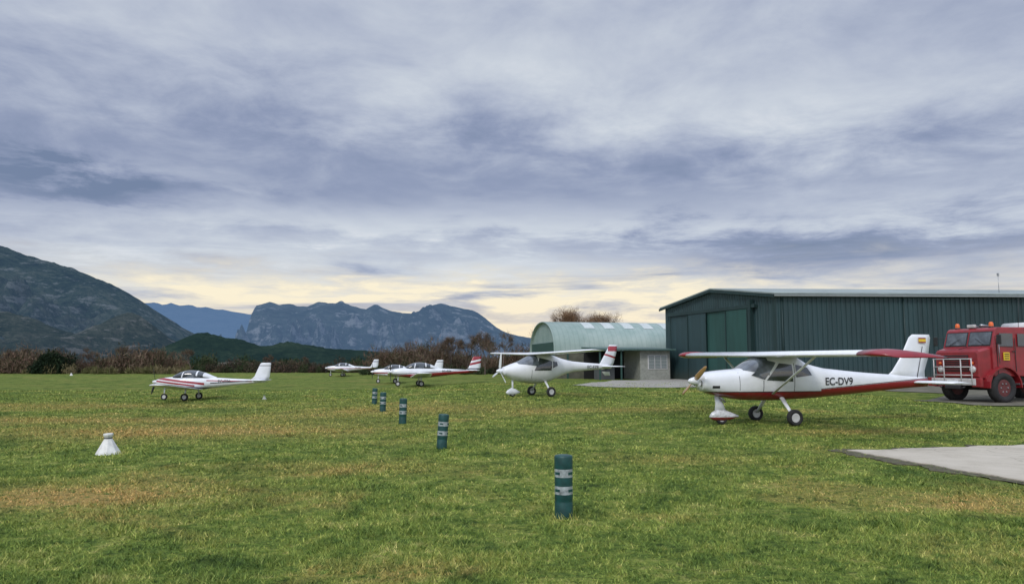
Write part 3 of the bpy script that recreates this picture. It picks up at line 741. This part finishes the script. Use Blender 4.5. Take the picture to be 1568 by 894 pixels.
mlow=hillmat('forest_low_hill',[(.008,.022,.012),(.018,.038,.02),(.04,.065,.035)],hz,.06,.014,bumpd=1.5)
mhaze=hillmat('pale_far_ridge',[(.05,.08,.10),(.07,.10,.12),(.09,.12,.14)],(.13,.24,.45),.6,.001,bumpd=8)  # bluish base tones carry distance haze as well
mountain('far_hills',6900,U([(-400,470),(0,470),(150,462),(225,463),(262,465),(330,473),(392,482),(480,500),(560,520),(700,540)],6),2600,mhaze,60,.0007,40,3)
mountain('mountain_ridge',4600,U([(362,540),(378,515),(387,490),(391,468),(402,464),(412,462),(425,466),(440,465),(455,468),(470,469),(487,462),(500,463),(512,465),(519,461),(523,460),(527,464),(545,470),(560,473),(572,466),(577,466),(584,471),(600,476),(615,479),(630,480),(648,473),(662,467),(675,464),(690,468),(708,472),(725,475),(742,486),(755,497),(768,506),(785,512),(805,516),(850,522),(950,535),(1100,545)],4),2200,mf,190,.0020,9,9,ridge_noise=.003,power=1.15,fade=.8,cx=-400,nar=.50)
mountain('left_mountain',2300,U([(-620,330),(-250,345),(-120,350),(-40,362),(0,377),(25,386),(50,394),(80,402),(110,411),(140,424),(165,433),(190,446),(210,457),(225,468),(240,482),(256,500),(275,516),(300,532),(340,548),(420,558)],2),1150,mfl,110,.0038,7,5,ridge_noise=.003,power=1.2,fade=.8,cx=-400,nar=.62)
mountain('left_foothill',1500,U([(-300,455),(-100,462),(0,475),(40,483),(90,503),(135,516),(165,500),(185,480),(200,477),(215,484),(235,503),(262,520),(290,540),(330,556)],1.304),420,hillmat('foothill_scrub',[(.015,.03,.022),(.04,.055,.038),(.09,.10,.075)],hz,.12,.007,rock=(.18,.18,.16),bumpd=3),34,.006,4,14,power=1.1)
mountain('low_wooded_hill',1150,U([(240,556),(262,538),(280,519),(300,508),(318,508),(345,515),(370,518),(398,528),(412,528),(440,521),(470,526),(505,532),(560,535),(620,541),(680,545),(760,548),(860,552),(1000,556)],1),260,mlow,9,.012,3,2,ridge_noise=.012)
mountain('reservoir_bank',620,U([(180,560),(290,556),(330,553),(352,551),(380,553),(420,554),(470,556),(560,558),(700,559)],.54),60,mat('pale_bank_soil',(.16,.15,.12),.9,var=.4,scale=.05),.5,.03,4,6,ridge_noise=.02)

# ================================================================ vegetation
def twigmat(name,cols):
    m,t,b=new_mat(name); r=t.new('ShaderNodeAttribute',attribute_name='rnd').outputs['Fac']
    k=len(cols); t.put(b.inputs['Base Color'],t.ramp(r,[(i/(k-1),c) for i,c in enumerate(cols)])); b.inputs['Roughness'].default_value=.9
    b.inputs['Specular IOR Level'].default_value=.1
    return m
def tri_cloud(name,C,size,up,m,parent=None,rnd=None):
    N=len(C); d=rng.normal(0,1,(N,3)); d[:,2]=np.abs(d[:,2])*up+.1; d/=np.linalg.norm(d,axis=1)[:,None]
    e=np.cross(d,rng.normal(0,1,(N,3))); e/=np.linalg.norm(e,axis=1)[:,None]
    L=size[0]*rng.uniform(.5,1.4,N)[:,None]; Wd=size[1]*rng.uniform(.5,1.4,N)[:,None]
    v=np.stack([C-e*Wd,C+e*Wd,C+d*L],1).astype(np.float32)
    me=bpy.data.meshes.new(name); me.vertices.add(N*3); me.loops.add(N*3); me.polygons.add(N)
    me.vertices.foreach_set('co',v.ravel()); me.loops.foreach_set('vertex_index',np.arange(N*3,dtype=np.int32))
    me.polygons.foreach_set('loop_start',np.arange(0,N*3,3,dtype=np.int32)); me.polygons.foreach_set('loop_total',np.full(N,3,np.int32))
    me.update(calc_edges=True); at=me.attributes.new('rnd','FLOAT','POINT')
    at.data.foreach_set('value',np.repeat((rnd if rnd is not None else rng.random(N)).astype(np.float32),3))
    o=bpy.data.objects.new(name,me); COL.objects.link(o); me.materials.append(m); o.parent=parent
    return o
def hedge(name,x0,x1,y0,y1,hmin,hmax,cols,n=70,per=500,size=(.7,.05),up=2.0,wid=(1.2,2.6)):
    Cs=[];R=[]
    for i in range(n):
        cx=random.uniform(x0,x1); cy=random.uniform(y0,y1)
        h=hmin+(hmax-hmin)*min(1,max(0,.5+.9*mnoise.noise((cx*.12,y0,0))+random.uniform(-.3,.3))); w=random.uniform(*wid)*h/2.5
        u=rng.normal(0,1,(per,3)); u/=np.linalg.norm(u,axis=1)[:,None]; r=rng.random(per)**.4
        zz=np.abs(u[:,2]*r)*h
        lump=1+.35*np.sin(u[:,0]*4+i)*np.sin(u[:,1]*3+i*2)
        P=np.stack([cx+u[:,0]*r*w*lump,cy+u[:,1]*r*w,Z(cx,cy)+zz*.92*lump],1); Cs.append(P)
        R.append(np.clip(random.random()*.75+rng.random(per)*.25,0,1))
    return tri_cloud(name,np.concatenate(Cs),size,up,twigmat(name+'_foliage',cols),rnd=np.concatenate(R))
BR=[(.05,.04,.035),(.12,.075,.055),(.03,.045,.02),(.17,.10,.075),(.08,.08,.04),(.19,.135,.10),(.12,.07,.055)]
DG=[(.012,.022,.012),(.03,.05,.022),(.05,.065,.03),(.08,.06,.045),(.02,.03,.018)]
hedge('bare_hedgerow',-92,-50,108,116,1.4,4.2,BR,115,480)
hedge('bare_hedgerow',-100,-46,104,110,.4,1.5,[(.16,.13,.07),(.10,.11,.04),(.2,.16,.09),(.06,.07,.03)],100,240,size=(.4,.05))
hedge('scrub_hedge',-50,-14,118,128,.8,2.2,DG+BR[:4],120,320,size=(.45,.06))
hedge('scrub_hedge',-70,8,134,150,1.4,3.2,DG,120,380,size=(.5,.1))
hedge('bare_hedgerow',-19,8,106,118,1.8,4.8,BR,85,520,size=(.9,.045))
hedge('scrub_hedge',-20,8,98,104,.6,1.5,DG+[(.10,.10,.05)],50,260,size=(.4,.06))
hedge('evergreen_bush',-66.5,-63.5,105.5,107,2.6,3.4,[(.006,.012,.007),(.015,.028,.014),(.03,.045,.02)],8,1500,size=(.3,.1),wid=(1.4,1.9))
hedge('bare_hedgerow',8,40,86,96,2,5,BR,40,300)

def bare_tree(x,y,h,spread,levels=6,name='bare_tree',cols=BR,lean=0,seed=1,crown0=.3,tw=2):
    rr=random.Random(seed); segs=[]
    def grow(p,d,L,r,lv):
        q=p+d*L; segs.append((p,q,r,r*.68))
        if lv==0: return
        for k in range(rr.choice((2,3,3)) if lv>1 else 4):
            ax=Vector((rr.gauss(0,1),rr.gauss(0,1),rr.gauss(0,.5))).normalized()
            nd=(d+ax*spread*rr.uniform(.5,1.1)+Vector((0,0,.12))).normalized()
            grow(p.lerp(q,rr.uniform(.6,1)),nd,L*rr.uniform(.62,.82),r*.6,lv-1)
    grow(Vector((0,0,-.2)),Vector((lean,0,1)).normalized(),h*crown0,h*.022,levels)
    v=[];f=[]
    for p,q,r0,r1 in segs:
        d=(q-p).normalized(); u=d.orthogonal().normalized(); w=d.cross(u); b=len(v)
        for c,r in((p,max(r0,.012)),(q,max(r1,.01))):
            for k in range(4): a=k*math.pi/2; v.append(c+(u*math.cos(a)+w*math.sin(a))*r)
        for k in range(4): f.append((b+k,b+(k+1)%4,b+4+(k+1)%4,b+4+k))
    P=empty(name,(x,y,Z(x,y)))
    mesh('trunk_and_limbs',v,f,mat('bark',(.10,.075,.06),.9,var=.3),P,True)
    tips=np.array([s[1] for s in segs if s[2]<h*.004] or [s[1] for s in segs],float)
    n=len(tips)*tw
    C=tips[rng.integers(0,len(tips),n)]+rng.normal(0,h*.02,(n,3))
    tri_cloud('twigs',C,(h*.07,.014),1.2,twigmat('twigs',cols),P)
OR=[(.12,.07,.045),(.20,.12,.07),(.28,.17,.09)]
bare_tree(5.6,96,10.2,.85,6,cols=OR,seed=4,crown0=.28,tw=5)
bare_tree(8.0,97,10.8,.9,6,cols=OR,seed=9,crown0=.29,tw=6)
bare_tree(10.6,99,10.2,.9,6,cols=OR,seed=15,crown0=.28,tw=5)
bare_tree(-.9,78,5.4,.7,6,seed=22,tw=3)
bare_tree(-3.5,98,6.2,.7,6,seed=23,tw=3)
bare_tree(-6.0,102,6.2,.7,6,seed=28,tw=3)
bare_tree(-8.5,104,5.8,.7,6,seed=25,tw=3)
bare_tree(-11.5,108,5.4,.7,5,seed=26,tw=3)
for i,(tx,ty,th) in enumerate(((-46,108,4.8),(-51,110,4.8),(-54,111,4.2),(-57,110,5.2),(-62,112,4.8),(-68,112,4.4),(-72,110,5.0),(-78,112,4.6),(-83,111,4.8),(-15,112,5.2),(-18,113,4.6),(-40,124,3.6),(-34,124,3.4))):
    bare_tree(tx,ty,th,.7,5,seed=31+i,cols=BR,tw=4)

# ================================================================ world
def world():
    w=bpy.data.worlds.new('World'); S.world=w; w.use_nodes=True; t=NT(w.node_tree)
    bg=t.n['Background']; d=t.new('ShaderNodeTexCoord').outputs['Generated']; x,y,z=t.sep(d)
    zc=t.m('MAXIMUM',z,0.0)
    el=t.m('ARCSINE',z); az=t.m('ARCTAN2',x,y)
    k=t.m('DIVIDE',1.0,t.m('ADD',zc,.13))
    p=t.comb(t.m('MULTIPLY',x,k),t.m('MULTIPLY',y,k),0.0)
    n1=t.noise(p,.85,6,.56,.35); n2=t.noise(p,2.6,7,.62,.3); n3=t.noise(t.comb(t.m('MULTIPLY',az,2.2),t.m('MULTIPLY',el,22.0),3.0),1.6,7,.6,.4)
    wa=t.m('ADD',az,t.m('MULTIPLY',t.m('SUBTRACT',n1,.5),.5)); we=t.m('ADD',el,t.m('MULTIPLY',t.m('SUBTRACT',n2,.5),.10))
    we=t.m('ADD',we,t.m('MULTIPLY',t.m('SUBTRACT',n3,.5),.05))
    v=t.m('ADD',.56,t.m('MULTIPLY',t.m('SUBTRACT',n1,.5),.65))
    v=t.m('ADD',v,t.m('MULTIPLY',t.m('SUBTRACT',n2,.5),.75))
    v=t.m('ADD',v,t.m('MULTIPLY',t.m('SUBTRACT',n3,.5),t.m('MULTIPLY',t.ss(.3,.1,el),.9)))
    for ca,ce,sa,se,am in((-.15,.265,.55,.055,-.24),(-.53,.205,.17,.020,-.48),(.42,.14,.24,.030,-.42),(.5,.235,.4,.03,-.08),
                          (.05,.37,.30,.06,.12),(.32,.30,.22,.05,.28),(-.05,.185,.45,.02,.16),(.1,.125,.3,.02,.14),(-.45,.40,.3,.04,.06),(-.35,.14,.3,.02,.10)):
        v=t.m('ADD',v,t.m('MULTIPLY',t.m('MULTIPLY',t.gauss(wa,ca,sa),t.gauss(we,ce,se)),am))
    c=t.ramp(v,[(.10,(.175,.23,.36)),(.34,(.29,.34,.485)),(.55,(.45,.50,.62)),(.75,(.61,.66,.735)),(.95,(.82,.84,.87))])
    g=t.m('MULTIPLY',t.gauss(we,.076,.036),t.m('ADD',.35,t.m('MULTIPLY',t.gauss(wa,-.02,.45),.75)))
    g=t.m('MULTIPLY',g,t.ss(.32,.58,n3)); g=t.m('MULTIPLY',g,1.6,clamp=True)
    c=t.mix(g,c,(1.0,.90,.68))
    g2=t.m('MULTIPLY',t.gauss(el,.03,.045),t.m('ADD',.25,t.m('MULTIPLY',t.gauss(az,-.05,.35),.5))); c=t.mix(g2,c,(1.0,.83,.60))
    up=t.m('MULTIPLY',t.ss(.55,1.2,el),1.4); bk=t.m('MULTIPLY',t.ss(.1,-.8,y),.75)  # extra brightness added to unseen sky overhead and behind camera, as fill light
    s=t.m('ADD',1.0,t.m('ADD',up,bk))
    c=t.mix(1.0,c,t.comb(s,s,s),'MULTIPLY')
    c=t.mix(1.0,c,(10.,10.,10.),'MULTIPLY')
    sky=t.new('ShaderNodeTexSky',sky_type='NISHITA'); sky.sun_disc=False; sky.sun_elevation=rad(42); sky.sun_rotation=rad(205)
    c=t.mix(.94,sky.outputs[0],c)
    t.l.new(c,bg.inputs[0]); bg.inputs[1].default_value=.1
    w.cycles.sampling_method='MANUAL'; w.cycles.sample_map_resolution=256
world()
sun=bpy.data.lights.new('sun','SUN'); sun.energy=1.5; sun.angle=rad(14); sun.color=(1,.95,.88)
so=bpy.data.objects.new('sun',sun); COL.objects.link(so)
az,ele=rad(205),rad(42)
dirv=Vector((math.sin(az)*math.cos(ele),math.cos(az)*math.cos(ele),math.sin(ele)))
so.rotation_euler=dirv.to_track_quat('Z','Y').to_euler(); so.location=(0,-20,30)

cam=bpy.data.cameras.new('camera'); co=bpy.data.objects.new('camera',cam); COL.objects.link(co)
cam.sensor_width=36; cam.lens=26.4; cam.clip_start=.1; cam.clip_end=30000
co.location=(0,0,1.8); co.rotation_euler=(rad(95.61),0,0); S.camera=co
S.view_settings.view_transform='Standard'; S.view_settings.look='None'; S.view_settings.exposure=0
